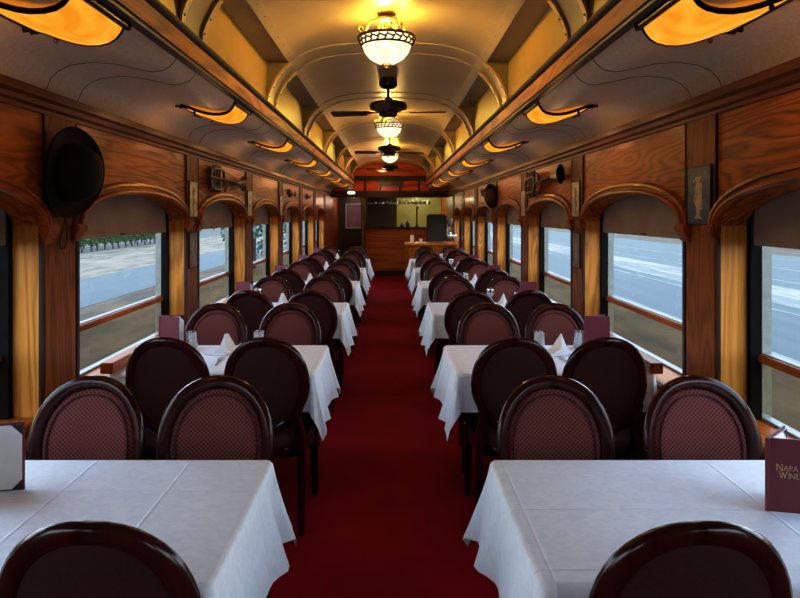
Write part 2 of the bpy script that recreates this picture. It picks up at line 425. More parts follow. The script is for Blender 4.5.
# cornices, clerestory bands, ceilings --------------------------------------
tn = 0
def trim(b, m, label, smooth=35):
    global tn; tn += 1
    return struct(b.build(f'trim_{tn}', m, smooth=smooth), label, 'moulding')
for sd in (-1, 1):
    pr = [(W, 1.985), (W-.012, 1.985), (W-.014, 2.0), (W-.03, 2.01), (W-.034, 2.03), (W-.05, 2.042), (W-.052, 2.075), (W, 2.085)]
    b = MB().prism([(sd*x, z) for x, z in pr], 'Y', YB, YF); trim(b, M['trimY'], f'oak crown moulding along the top of the {SIDE[sd]} wall')
    pr = [(W, .645), (W-.02, .645), (W-.03, .675), (W-.02, .69), (W, .69)]
    b = MB().prism([(sd*x, z) for x, z in pr], 'Y', YB, YF-1.4); trim(b, M['trimY'], f'oak sill moulding running under the {SIDE[sd]} windows')
    pr = [(W, 0), (W-.03, 0), (W-.03, .14), (W-.015, .17), (W, .17)]
    b = MB().prism([(sd*x, z) for x, z in pr], 'Y', YB, YF); o = struct(b.build('baseboard_'+SIDE[sd], M['darkwood']), f'dark baseboard along the {SIDE[sd]} wall', 'baseboard')
    # clerestory band: dark lower bead, fascia, stepped upper moulding
    bd = structE(f'trim_{50+sd}', f'golden oak clerestory band with dark mouldings above the {SIDE[sd]} ceiling', 'moulding', (.02, 0, 0))
    def bandpart(nm, prof, m): MB().prism([(sd*(x-.03), z) for x, z in prof], 'Y', YB, YF).build(nm, m, bd)
    bandpart('lower_bead', [(.935, 2.225), (.905, 2.222), (.892, 2.228), (.890, 2.238), (.898, 2.243), (.890, 2.249), (.935, 2.249)], M['darkwood'])
    bandpart('fascia', [(.935, 2.247), (.893, 2.247), (.872, 2.312), (.935, 2.312)], M['fascia'])
    bandpart('upper_moulding', [(.935, 2.310), (.872, 2.310), (.864, 2.315), (.870, 2.321), (.861, 2.328), (.856, 2.34), (.862, 2.347), (.935, 2.35)], M['darkwood'])

VAULT = [(.74, 2.66), (.66, 2.712), (.55, 2.757), (.42, 2.783), (.25, 2.796), (0, 2.80)]
SH, CX = .03, .02
VAULT = [(x-SH if x > .1 else x, z) for x, z in VAULT]
VAULT = VAULT+[(-x, z) for x, z in VAULT[-2::-1]]
LOW = [(1.46, 2.075), (1.435, 2.14), (1.40, 2.172), (1.348, 2.196), (1.262, 2.209), (1.175, 2.201), (1.089, 2.180), (1.05, 2.171), (1.021, 2.167),
       (.985, 2.172), (.956, 2.187), (.935, 2.208), (.918, 2.238)]
LOW = [(x-SH*max(0, min(1, (1.35-x)/.35)), z) for x, z in LOW]
ce = structE('ceiling', 'arched cream clerestory ceiling with grey lower ceilings at each side', 'ceiling', (CX, 0, 0))
b = MB().sheet(VAULT, YB, YF); b.build('vault', M['vault'], ce, smooth=60)
for sd in (-1, 1):
    b = MB().sheet([(sd*x, z) for x, z in LOW], YB, YF); b.build('lower_ceiling', M['grey'], ce, smooth=60)
    b = MB().sheet([(sd*.877, 2.30), (sd*.877, 2.66)], YB, YF); b.build('clerestory_panel', M['cream'], ce)
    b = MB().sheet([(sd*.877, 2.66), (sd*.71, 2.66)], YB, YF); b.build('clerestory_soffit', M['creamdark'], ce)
    # riveted beam at the edge of the vault
    b = MB().prism([(sd*(x-SH), z) for x, z in [(.745, 2.650), (.745, 2.662), (.72, 2.682), (.695, 2.697), (.690, 2.690), (.715, 2.672)]], 'Y', YB, YF)
    b.build('beam', M['vault'], ce)
    b = MB(); y = 1.5
    while y < 12:
        b.sphere((sd*.685, y, 2.673), .0045, 6); y += .2
    b.build('rivet', M['rivet'], ce)
    # brackets between clerestory bays
    CUR = [(x-SH, z) for x, z in [(.905, 2.34), (.900, 2.42), (.885, 2.46), (.871, 2.489), (.845, 2.54), (.814, 2.583), (.78, 2.62), (.737, 2.657)]]
    for py in PILLARS:
        if py > YF: continue
        b = MB().prism([(sd*x, z) for x, z in CUR]+[(sd*.877, 2.658)], 'Y', py-PH+.01, py+PH-.01)
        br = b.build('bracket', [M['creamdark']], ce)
        for e in (-1, 1):
            ya = py+e*(PH-.022)
            b = MB()
            rings = []
            for k in range(len(CUR)):
                x, z = CUR[k]; rings.append([(sd*x, ya-.022, z-.0), (sd*(x-.012), ya-.022, z-.010), (sd*(x-.012), ya+.022, z-.010), (sd*x, ya+.022, z)])
            b.loft(rings); b.build('rib', M['cream'], br)
            b = MB()
            for k in (1, 3, 5, 6): b.sphere((sd*(CUR[k][0]-.013), ya, CUR[k][1]-.011), .006, 6)
            b.build('rivet', M['rivet'], br)
    # seams of the lower ceiling
    b = MB()
    for py in PILLARS:
        for e in (-1, 1):
            if 0 < py < YF: b.tube([(sd*x, py+e*(PH-.03), z-.001) for x, z in LOW], .0016, 5)
    b.build('seam', M['seam'], ce)
b = MB()
for py in PILLARS:
    for e in (-1, 1):
        if py < YF:
            rings = [[(x, py+e*(PH-.02)-.018, z+.002), (x*.995, py+e*(PH-.02)-.014, z-.006), (x*.995, py+e*(PH-.02)+.014, z-.006), (x, py+e*(PH-.02)+.018, z+.002)] for x, z in VAULT]
            b.loft(rings)
b.build('batten', M['vault'], ce, smooth=60)
b = MB().box((-1.75, YB-.1, 2.83), (1.75, YF+.1, 2.9)); b.box((-1.75, YB, 2.3), (-1.6, YF, 2.9)); b.box((1.6, YB, 2.3), (1.75, YF, 2.9))
b.build('roof_shell', M['blacktrim'], ce)
for sd in (-1, 1):
    b = MB().box((min(sd*.95, sd*1.7), YB, 2.24), (max(sd*.95, sd*1.7), YF, 2.3)); b.build('roof_shell', M['blacktrim'], ce)

# bulkhead, bar room ---------------------------------------------------------
bk = structE('wall_front', 'red stained bulkhead above the bar at the far end of the car', 'wall')
b = MB().prism([(x+CX, z) for x, z in VAULT]+[(-.92, 2.5), (-.92, 2.36), (.92, 2.36), (.92, 2.5)], 'Y', YF, YF+.1); b.build('arched_panel', M['redwood'], bk)
b = MB().box((-.95, YF-.05, 2.36), (.95, YF+.1, 2.49)); b.build('beam', M['darkwood'], bk, bevel=.01)
b = MB().box((-W, YF, 2.10), (W, YF+.1, 2.36)); b.build('fascia_panel', M['redwood'], bk)
b = MB()
for x in (-.60, .72, -1.02, 1.0): b.box((x-.025, YF-.02, 2.10), (x+.025, YF, 2.36))
b.build('stile', M['darkwood'], bk)
b = MB().box((-W, YF-.04, 1.96), (W, YF+.1, 2.12)); b.build('header', M['darkwood'], bk, bevel=.01)
b = MB().box((-1.75, YF, 2.36), (-.92, YF+.1, 2.95)); b.box((.92, YF, 2.36), (1.75, YF+.1, 2.95)); b.box((.60, YF+.02, 2.4), (.96, YF+.1, 2.8)).box((-.96, YF+.02, 2.4), (-.60, YF+.1, 2.8)).build('spandrel', M['redwood'], bk)
b = MB().box((-.68, YF-.01, 0), (-.62, YF+.08, 1.97)); b.build('post', M['bronze'], bk, bevel=.006)
b = MB().box((-1.75, YF+.1, 2.14), (1.75, YR+.1, 2.2)); struct(b.build('ceiling_bar', M['darkwood']), 'dark ceiling above the bar room', 'ceiling')
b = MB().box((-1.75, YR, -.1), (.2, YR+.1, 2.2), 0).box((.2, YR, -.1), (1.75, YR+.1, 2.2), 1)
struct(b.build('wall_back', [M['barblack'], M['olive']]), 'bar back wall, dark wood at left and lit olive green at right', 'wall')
b = MB().box((-.70, YF+.1, 0), (-.62, YR, 2.14)); struct(b.build('wall_partition', M['barblack']), 'dark partition between passage and bar', 'wall')

bar = thing('bar_counter', 'oak fronted bar counter with dark top under the hanging wine glasses', 'bar counter', (0, 15.62, 0))
MB().box((-.61, 0, 0), (W-.02, .5, 1.18)).build('front_panel', M['barpanel'], bar)
MB().box((-.615, -.05, 1.18), (W-.02, .5, 1.225)).build('counter_top', M['darkwood'], bar, bevel=.008)
MB().box((-.61, -.012, 0), (W-.02, 0, .12)).build('kick_board', M['darkwood'], bar)
sv = thing('service_counter', 'low oak service counter with pale top in front of the bar at right', 'counter', (0, 12.75, 0))
MB().box((.36, .03, 0), (W-.045, .75, .915)).build('cabinet_body', M['pillar'], sv)
MB().box((.33, 0, .915), (W-.045, .78, .95)).build('counter_top', M['fascia'], sv, bevel=.005)
for k in range(2):
    d = MB().box((.40+k*.5, .012, .1), (.86+k*.5, .03, .86)).build('door', M['panel'], sv, bevel=.004)
    MB().sphere((.82 if k == 0 else .94, .004, .55), .014, 8).build('knob', M['gilt'], d)

em = thing('espresso_machine', 'black espresso machine with chrome side standing on the low service counter', 'coffee machine', (1.0, 13.1, .95))
MB().box((-.2, -.2, .04), (.2, .25, .6)).build('body', M['black'], em, bevel=.03)
MB().box((.2, -.16, .1), (.34, .2, .34)).build('chrome_side', M['steel'], em, bevel=.02)
MB().lathe([(.02, .34), (.05, .38), (.085, .5), (.085, .52)], 14, .27, .02).build('hopper', M['glass'], em)
MB().tube([(.27, -.15, .26), (.27, -.24, .22), (.27, -.25, .14)], .014, 8).build('spout', M['steel'], em)
for x in (-.16, .16):
    for y in (-.16, .2): MB().lathe([(.02, 0), (.025, .04)], 10, x, y).build('foot', M['steel'], em)
def lathe_thing(name, label, cat, loc, prof, m, n=18, group=None):
    b = MB().lathe(prof, n); o = b.build(name, m, None, 40, loc=loc); return tag(o, label, cat, group)
lathe_thing('candle_jar', 'tall cream jar on the left end of the service counter', 'jar', (.48, 12.95, .95), [(.001, 0), (.035, 0), (.04, .02), (.04, .15), (.03, .165), (.001, .165)], M['mug'])
lathe_thing('cup', 'small white cup on the service counter beside the black espresso machine', 'cup', (.66, 12.95, .95), [(.001, 0), (.024, 0), (.034, .05), (.036, .09), (.03, .09), (.026, .02), (.001, .02)], M['mug'])
GP = [(.001, 0), (.03, 0), (.031, .004), (.006, .010), (.004, .075), (.012, .09), (.034, .12), (.037, .15), (.031, .185), (.030, .185), (.035, .15), (.032, .122), (.001, .095)]
for k, x in enumerate((1.27, 1.36)):
    lathe_thing('wine_glass', ('clear wine glass beside the espresso machine on the service counter', 'clear wine glass at the window end of the service counter')[k], 'glass', (x, 12.86, .95), GP, M['glass'], 14, 'wine glasses on the service counter')
for k, (x, h) in enumerate(((.62-.3, .10), (.46, .15))):
    lathe_thing('bottle', ('squat dark bottle on the bar counter top, left of its neighbour', 'dark bottle on the bar counter close to the espresso machine')[k], 'bottle', (x, 15.8, 1.225), [(.001, 0), (.05, 0), (.052, h*.6), (.02, h*.8), (.018, h), (.001, h)], M['black'])
tp = thing('beer_tap', 'curved dark tap column rising from the bar counter before the green wall', 'tap', (.70, 15.9, 1.225))
MB().lathe([(.05, 0), (.05, .02), (.02, .04), (.018, .45), (.025, .47)], 12).build('column', M['bronze'], tp)
MB().tube([(0, 0, .46), (.0, -.04, .55), (-.08, -.06, .62), (-.28, -.06, .70)], .012, 8).build('spout', M['gilt'], tp)
MB().sphere((.02, -.05, .5), .035, 10).build('knob', M['black'], tp)
rk = thing('glass_rack', 'dark overhead wine glass rack under the bulkhead header', 'rack', (0, 15.72, 0))
q = MB()
for k in range(17): q.box((-.62+k*.1025, -.14, 1.955), (-.62+k*.1025+.03, .22, 1.967))
q.build('rail', M['darkwood'], rk); MB().box((-.64, -.14, 1.985), (1.06, .22, 2.0)).build('rack_board', M['darkwood'], rk)
q = MB()
for x in (-.6, .2, 1.0): q.tube([(x, .04, 1.98), (x, .04, 2.145)], .012, 8)
q.build('hanger', M['iron'], rk)
hg = None
HORD = ['first', 'second', 'third', 'fourth', 'fifth', 'sixth', 'seventh', 'eighth', 'ninth', 'tenth', 'eleventh', 'twelfth', 'thirteenth', 'fourteenth', 'fifteenth', 'sixteenth']
for k in range(16):
    x = -.62+k*.1025+.066
    lab = f'wine glass hanging upside down in the rack, {HORD[k]} from the left'
    if hg is None:
        hg = lathe_thing('hanging_wine_glass', lab, 'glass', (0, 0, 0), [(.001, 0), (.042, 0), (.042, -.004), (.006, -.012), (.005, -.07), (.014, -.082), (.04, -.115), (.043, -.14), (.036, -.175), (.034, -.175), (.040, -.14), (.037, -.117), (.001, -.088)], M['glass'], 14, 'wine glasses hanging over the bar')
        o = hg
    else: o = hg.copy(); C.objects.link(o); o['label'] = lab
    o.location = (x, 15.64, 1.9725)
hu = thing('wall_heater', 'wide dark unit on brackets on the red bulkhead above the bar', 'wall unit', (0, YF-.06, 2.27))
MB().box((-.26, -.09, -.03), (.30, .05, .085)).build('housing', M['black'], hu, bevel=.015)
q = MB()
for x in (-.22, .26): q.box((x-.018, -.05, -.15), (x+.018, .055, -.02))
q.build('support', M['darkwood'], hu)
q = MB().box((-.12, -.04, -.05), (.12, .04, .05)); 
ex = thing('passage_lamp', 'small bright white lamp over the passage at far left', 'lamp', (-.93, YF-.07, 2.075))
MB().box((-.085, -.025, -.03), (.085, .015, .03)).build('lens', M['exit'], ex, bevel=.008)
MB().box((-.1, .014, -.045), (.1, .03, .045)).build('backplate', M['darkwood'], ex)
ps = thing('poster', 'pale mauve framed poster on the passage wall left of the bar', 'poster', (-.96, YR-.01, 1.5))
MB().box((-.27, -.01, -.33), (.27, 0, .33)).build('print', M['purple'], ps)
q = MB()
for a, bb in (((-.29, -.02, -.35), (-.265, 0, .35)), ((.265, -.02, -.35), (.29, 0, .35)), ((-.29, -.02, -.35), (.29, 0, -.325)), ((-.29, -.02, .325), (.29, 0, .35))): q.box(a, bb)
q.build('frame', M['white'], ps)

# ------------------------------------------------------------------ chairs
def back_pt(a, inset=0.):
    # oval balloon back, returns local (x, z)
    hw, hh, zc = .214-inset, .252-inset, .708
    ca, sa = cos(a), sin(a)
    e = 2/2.2
    x = math.copysign(abs(ca)**e, ca)*hw; z = math.copysign(abs(sa)**e, sa)*hh
    if z < 0:
        t = -z/.252; x *= 1-.34*t*t
    return x, zc+z
def lean(z): return -.200-.062*(z-.49)/.47
def curve(x): return .035*(x/.216)**2        # back is curved a little around the sitter
def make_chair():
    r = thing('dining_chair', '', 'chair')
    N = 44; rings = []
    prof = [(0, .0), (.004, .012), (.014, .019), (.030, .017), (.044, .010), (.050, .0), (.044, -.010), (.028, -.015), (.012, -.014), (.003, -.008)]
    for k in range(N):
        a = 2*PI*k/N; ring = []
        for d, h in prof:
            x, z = back_pt(a, d); ring.append((x, lean(z)+curve(x)+h, z))
        rings.append(ring)
    rings.append(rings[0])
    MB().loft(rings, True, False).build('back_frame', M['chairwood'], r, smooth=50)
    def pad(sgn, dome, base):
        rings = []
        for f, h in ((1, 0), (.97, .35), (.90, .7), (.75, .92), (.45, 1), (.15, 1.01), (.001, 1.02)):
            ring = []
            for k in range(N):
                x, z = back_pt(2*PI*k/N, .046); x *= f; z = .708+(z-.708)*f
                ring.append((x, lean(z)+curve(x)+sgn*(base+dome*h), z))
            rings.append(ring)
        return MB().loft(rings, True, False)
    p = pad(1, .016, -.002).build('back_pad', M['fabric'], r, smooth=60)
    # piping round the pad
    pts = []
    for k in range(N):
        x, z = back_pt(2*PI*k/N, .066); pts.append((x, lean(z)+curve(x)+.0125, z))
    MB().tube(pts, .0035, 6, True).build('piping', M['seatfabric'], p)
    pad(-1, .005, .002).build('back_panel', M['fabricback'], r, smooth=60)
    # seat
    def seat_out(f, z, n=32):
        o = []
        for k in range(n):
            a = 2*PI*k/n; e = .55
            x = math.copysign(abs(cos(a))**e, cos(a)); y = math.copysign(abs(sin(a))**e, sin(a))
            o.append((x*(.208 if y > 0 else .208-.03*(-y))*f*(1 if True else 1), y*.215*f+.005, z))
        return o
    MB().loft([seat_out(.98, .405), seat_out(1.0, .42), seat_out(1.0, .445), seat_out(.95, .462), seat_out(.7, .474), seat_out(.05, .478)]).build('seat', M['seatfabric'], r, smooth=60)
    MB().loft([seat_out(.94, .345), seat_out(.97, .36), seat_out(.97, .40), seat_out(.94, .408)]).build('seat_frame', M['chairwood'], r, smooth=40)
    for s in (-1, 1):
        rings = []
        for z, w in ((.0, .013), (.02, .015), (.30, .022), (.34, .025), (.40, .025)):
            x, y = s*(.188+.006*(1-z/.4)), .175
            rings.append([(x-w, y-w, z), (x+w, y-w, z), (x+w, y+w, z), (x-w, y+w, z)])
        MB().loft(rings).build('leg', M['chairwood'], r, bevel=.004)
        rings = []
        for z, x, y, w in ((0, .18, -.255, .014), (.15, .178, -.222, .017), (.38, .172, -.19, .022), (.46, .165, -.192, .023), (.55, .150, -.200, .020), (.62, .178, -.206, .012)):
            rings.append([(s*x-w, y-w*.9, z), (s*x+w, y-w*.9, z), (s*x+w, y+w*.9, z), (s*x-w, y+w*.9, z)])
        MB().loft(rings).build('leg', M['chairwood'], r, smooth=60)
    return r
proto = make_chair()
first = [True]
NT = 6
FAR = [2.07, 3.87, 5.73, 7.58, 9.43, 11.28]
NEARTOP = [1.2, 3.0, 4.85, 6.70, 8.55, 10.40]
FARTOP = [2.29, 4.16, 6.0, 7.85, 9.70, 11.52]
CHX = {-1: (-.60, -1.09), 1: (.665, 1.145)}
OVR = {('n', 0, -1, 0): -.545, ('n', 0, 1, 0): .652, ('f', 0, -1, 0): -.582, ('f', 0, -1, 1): -1.052, ('f', 0, 1, 0): .635, ('f', 0, 1, 1): 1.165,
       ('n', 1, -1, 0): -.567, ('n', 1, -1, 1): -1.05, ('n', 1, 1, 0): .662, ('n', 1, 1, 1): 1.10,
       ('f', 1, -1, 0): -.62, ('f', 1, -1, 1): -1.11, ('f', 1, 1, 0): .685, ('f', 1, 1, 1): 1.14}
TORD = ['nearest', 'second', 'third', 'fourth', 'fifth', 'farthest']
rnd = random.Random(3)
for k in range(NT):
    for sd in (-1, 1):
        for row in ('n', 'f'):
            for j in range(2):
                if k == 0 and row == 'n' and j == 1: continue
                o = proto if first[0] else copy_tree(proto)
                first[0] = False
                x = OVR.get((row, k, sd, j), CHX[sd][j]+rnd.uniform(-.015, .015))
                jit = rnd.uniform(-.015, .015) if k > 1 else 0
                if row == 'n': o.location = (x, NEARTOP[k]+.262+jit, 0); o.rotation_euler = (0, 0, rnd.uniform(-.03, .03))
                else: o.location = (x, FARTOP[k]-.262+jit, 0); o.rotation_euler = (0, 0, PI+rnd.uniform(-.03, .03))
                seat = ('aisle', 'window')[j]
                if row == 'n': o['label'] = f'mahogany chair, dark back to camera, {seat} seat before the {TORD[k]} table on the {SIDE[sd]}'
                else: o['label'] = f'mahogany chair facing camera, burgundy oval back, {seat} seat behind the {TORD[k]} table on the {SIDE[sd]}'
                o['group'] = 'oval-backed dining chairs in two rows'

# ------------------------------------------------------------------ tables
TX = {-1: (-1.405, -.338), 1: (.372, 1.405)}
TD = .715
def make_table(sd, first_row):
    x0, x1 = TX[sd]; hx = (x1-x0)/2; hy = TD/2
    r = thing('dining_table', '', 'table')
    MB().box((-hx+.015, -hy+.015, .70), (hx-.015, hy-.015, .732)).build('table_top', M['darkwood'], r, bevel=.004)
    MB().lathe([(.045, .03), (.04, .1), (.035, .35), (.045, .66), (.09, .70)], 16).build('pedestal', M['iron'], r)
    MB().box((-.28, -.06, 0), (.28, .06, .03)).build('base', M['iron'], r, bevel=.01)
    return r
def make_cloth(sd, seed):
    rn = random.Random(seed)
    x0, x1 = TX[sd]; hx = (x1-x0)/2; hy = TD/2
    b = MB(); nx, ny = 26, 16
    ph = [rn.uniform(0, 6.28) for _ in range(6)]
    def topz(x, y): return .740+.0012*sin(9*x+ph[0])*sin(7*y+ph[1])
    cr = .02
    # skirt columns: (bx, by, nx, ny, drop, fold offset, sideways)
    ais = -sd
    cols = []
    def flare(d, amp, w): return amp*math.exp(-(d/w)**2)
    CRD = .03
    DA, DW, DN = .275, .19, .19
    corners = [(1, -1), (1, 1), (-1, 1), (-1, -1)]
    def side(p, q, nrm, drop, na):
        n = na
        ux, uy = (q[0]-p[0]), (q[1]-p[1]); LL = math.hypot(ux, uy); ux /= LL; uy /= LL
        p = (p[0]+ux*CRD, p[1]+uy*CRD); q = (q[0]-ux*CRD, q[1]-uy*CRD)
        for i in range(n+1):
            t = i/n; x = lerp(p[0], q[0], t); y = lerp(p[1], q[1], t)
            L = math.hypot(q[0]-p[0], q[1]-p[1]); d0 = t*L; d1 = (1-t)*L
            off = .010+.005*sin(d0*16+ph[2])
            if abs(nrm[0]-ais) < .01:
                off = .022+.012*sin(d0*15+ph[3])+flare(d0-.13, .05, .055)*1.0+flare(d1-.13, .055, .05)
                pass
            elif abs(nrm[0]+ais) < .01: off = .004
            cols.append((x, y, nrm[0], nrm[1], drop, off))
    def fan(c, n0, n1, d0, d1, amp):
        for i in range(1, 8):
            t = i/8; a = t*PI/2
            nx_ = n0[0]*cos(a)+n1[0]*sin(a); ny_ = n0[1]*cos(a)+n1[1]*sin(a)
            dd = lerp(d0, d1, t)/max(cos(a), sin(a))
            off = .02+amp*(sin(PI*t)**1.5)+.012*sin(t*11)
            cols.append((c[0]-math.copysign(CRD, c[0])+nx_*CRD, c[1]-math.copysign(CRD, c[1])+ny_*CRD, nx_, ny_, dd, off))
    dr = {'a': DA, 'w': .20, 'n': DN}
    # go round: +x side, +y side, -x side, -y side
    px = 'a' if ais > 0 else 'w'; mx = 'w' if ais > 0 else 'a'
    side((hx, -hy), (hx, hy), (1, 0), dr[px], 22); fan((hx, hy), (1, 0), (0, 1), dr[px], DN, .085 if px == 'a' else .0)
    side((hx, hy), (-hx, hy), (0, 1), DN, 26); fan((-hx, hy), (0, 1), (-1, 0), DN, dr[mx], .085 if mx == 'a' else .0)
    side((-hx, hy), (-hx, -hy), (-1, 0), dr[mx], 22); fan((-hx, -hy), (-1, 0), (0, -1), dr[mx], DN, .06 if mx == 'a' else .0)
    side((-hx, -hy), (hx, -hy), (0, -1), DN, 26); fan((hx, -hy), (0, -1), (1, 0), DN, dr[px], .06 if px == 'a' else .0)
    rows = []
    NR = 11
    for k in range(NR+1):
        ring = []
        for (x, y, nx_, ny_, dd, off) in cols:
            if k < 4:                       # rounded edge
                a = k/3*PI/2; o_ = -cr+cr*sin(a); dz = cr*(1-cos(a))
            else:
                t = (k-3)/(NR-3); o_ = off*t**1.15; dz = cr+(dd-cr)*t
            ring.append((x+nx_*o_, y+ny_*o_, .740-dz))
        rows.append(ring)
    b.loft(rows, True, False)
    # top sheet
    vs = []; fs = []
    for i in range(nx+1):
        for j in range(ny+1):
            x = lerp(-hx+cr*.9, hx-cr*.9, i/nx); y = lerp(-hy+cr*.9, hy-cr*.9, j/ny)
            e = 0 if i in (0, nx) or j in (0, ny) else 1
            kx, ky = hx-CRD, hy-CRD
            if abs(x) > kx and abs(y) > ky:
                dx, dy = abs(x)-kx, abs(y)-ky; dl = math.hypot(dx, dy); lim = CRD-cr*.1
                if dl > lim: x = math.copysign(kx+dx/dl*lim, x); y = math.copysign(ky+dy/dl*lim, y)
            vs.append((x, y, topz(x, y) if e else .7398))
    for i in range(nx):
        for j in range(ny): fs.append((i*(ny+1)+j, (i+1)*(ny+1)+j, (i+1)*(ny+1)+j+1, i*(ny+1)+j+1))
    b.add(vs, fs)
    return b
tproto = {s: make_table(s, True) for s in (-1, 1)}
for k in range(NT):
    for sd in (-1, 1):
        x0, x1 = TX[sd]; yc = FAR[k]-TD/2; xc = (x0+x1)/2
        t = tproto[sd] if k == 0 else copy_tree(tproto[sd])
        t.location = (xc, yc, 0); t['label'] = f'dark pedestal dining table under the white cloth, {TORD[k]} on the {SIDE[sd]}'; t['group'] = 'dining tables along the windows'
        o = make_cloth(sd, k*7+sd).build('tablecloth', M['cloth_left' if sd < 0 else 'cloth_right'], None, 50, loc=(xc, yc, 0))
        o.location.z = 0.0
        tag(o, f'white tablecloth with hanging corner folds on the {TORD[k]} table in the {SIDE[sd]} row', 'tablecloth', 'white tablecloths')

# wooden ledges between table and window
ledge = None
for k in range(NT):
    for sd in (-1, 1):
        if k == 0: continue
        b = MB().box((min(sd*1.425, sd*1.36), FAR[k]-TD-.02, .745), (max(sd*1.425, sd*1.36), FAR[k]+.02, .80))
        o = b.build('window_ledge', M['arch'], None, bevel=.004)
        tag(o, f'narrow oak ledge between the {TORD[k]} {SIDE[sd]} table and its window', 'ledge', 'oak ledges at the windows')

# tableware ------------------------------------------------------------------
def menu(label, loc, rz, angle, text=False):
    r = thing('menu', label, 'menu', loc, rz, 'menus standing on the tables')
    w, h, t = .145, .200, .005
    def leaf(a, nm):
        T = Matrix.Rotation(a, 4, 'Z')
        c = MB().box((0, -t/2, 0), (w, t/2, h), 0, T).build(nm, M['menu'], r)
        return T, c
    for s in (-1, 1):
        T, c = leaf(s*angle/2, 'cover')
        ins = -s    # inner side direction in local y
        y0 = ins*t/2; y1 = y0+ins*.004
        MB().box((.008, min(y0, y1), .006), (w-.006, max(y0, y1), h-.008), 0, T).build('page', M['paper'], c)
        y2 = y1+ins*.0015
        for (cx, cz, dx, dz) in ((w-.004, h-.006, -1, -1), (w-.004, .004, -1, 1), (.006, h-.006, 1, -1), (.006, .004, 1, 1)):
            q = MB().add([T @ Vector((cx, y2, cz)), T @ Vector((cx+dx*.03, y2, cz)), T @ Vector((cx, y2, cz+dz*.03))], [(0, 1, 2)])
            q.build('corner_holder', M['menuin'], c)
        if text and s == text:
            lettering(T, c, -ins*(t/2+.0012), w, h)
    MB().tube([(0, 0, 0), (0, 0, h)], .006, 8).build('spine', M['menu'], r)
    return r
STROKES = {'N': [[(0, 0), (0, 1)], [(0, 1), (.75, 0)], [(.75, 0), (.75, 1)]], 'A': [[(0, 0), (.4, 1)], [(.4, 1), (.8, 0)], [(.16, .36), (.64, .36)]],
           'P': [[(.08, 0), (.08, 1)], [(.08, 1), (.42, .97), (.55, .8), (.52, .62), (.38, .5), (.08, .48)]],
           'V': [[(0, 1), (.4, 0)], [(.4, 0), (.8, 1)]], 'W': [[(0, 1), (.3, 0)], [(.3, 0), (.55, .9)], [(.55, .9), (.8, 0)], [(.8, 0), (1.1, 1)]],
           'I': [[(.1, 0), (.1, 1)]], 'E': [[(.08, 0), (.08, 1)], [(.08, 1), (.55, 1)], [(.08, .52), (.45, .52)], [(.08, 0), (.6, 0)]],
           'L': [[(.08, 0), (.08, 1)], [(.08, 0), (.58, 0)]], 'Y': [[(0, 1), (.38, .48)], [(.76, 1), (.38, .48)], [(.38, .48), (.38, 0)]],
           'T': [[(.36, 0), (.36, 1)], [(0, 1), (.72, 1)]], 'R': [[(.08, 0), (.08, 1)], [(.08, 1), (.42, .97), (.54, .8), (.5, .62), (.38, .53), (.08, .5)], [(.34, .52), (.68, 0)]]}
LW = {'N': .95, 'A': .95, 'P': .72, 'V': .9, 'W': 1.25, 'I': .32, 'E': .75, 'L': .7, 'Y': .85, 'T': .85, 'R': .82}
def lettering(T, parent, y, w, h):
    q = MB(); flip = -1 if y < 0 else 1
    def word(txt, x, z, hh):
        for i, ch in enumerate(txt):
            s = hh if i == 0 else hh*.78
            for st in STROKES[ch]:
                for (a, c) in zip(st[:-1], st[1:]):
                    A = Vector((a[0]*s, a[1]*s)); B = Vector((c[0]*s, c[1]*s)); d = (B-A).normalized(); n = Vector((-d.y, d.x))*s*.05
                    P = [A+n, A-n, B-n, B+n]
                    q.add([T @ Vector((x+p.x, y, z+p.y)) for p in P], [(0, 1, 2, 3)])
                for e in (st[0], st[-1]):                       # serifs
                    if e[1] in (0, 1) and len(st) == 2:
                        q.add([T @ Vector((x+e[0]*s+dx*s, y, z+e[1]*s+dz*s)) for dx, dz in ((-.12, -.03), (.12, -.03), (.12, .03), (-.12, .03))], [(0, 1, 2, 3)])
            x += LW[ch]*s*1.06
        return x
    x = word('NAPA', .022, .114, .017); word('VALLEY', x+.005, .114, .017)
    x = word('WINE', .028, .094, .017); word('TRAIN', x+.005, .094, .017)
    q.build('lettering', M['gold'], parent, smooth=0)

# nearest tables
menu('open menu with white inside pages at the window end of the nearest left table', (-1.175, 1.80, .742), -.33, 1.1, False)
menu('maroon menu with gold lettering at the window end of the nearest right table', (1.081, 1.70, .742), .26, .95, -1)
for k in range(1, NT):
    menu(f'maroon menu standing at the window end of the {TORD[k]} left table', (-1.348, FAR[k]-.13, .742), -.05, .66)
    menu(f'maroon menu standing at the window end of the {TORD[k]} right table', (1.212, FAR[k]-.14, .742), .10, .5)

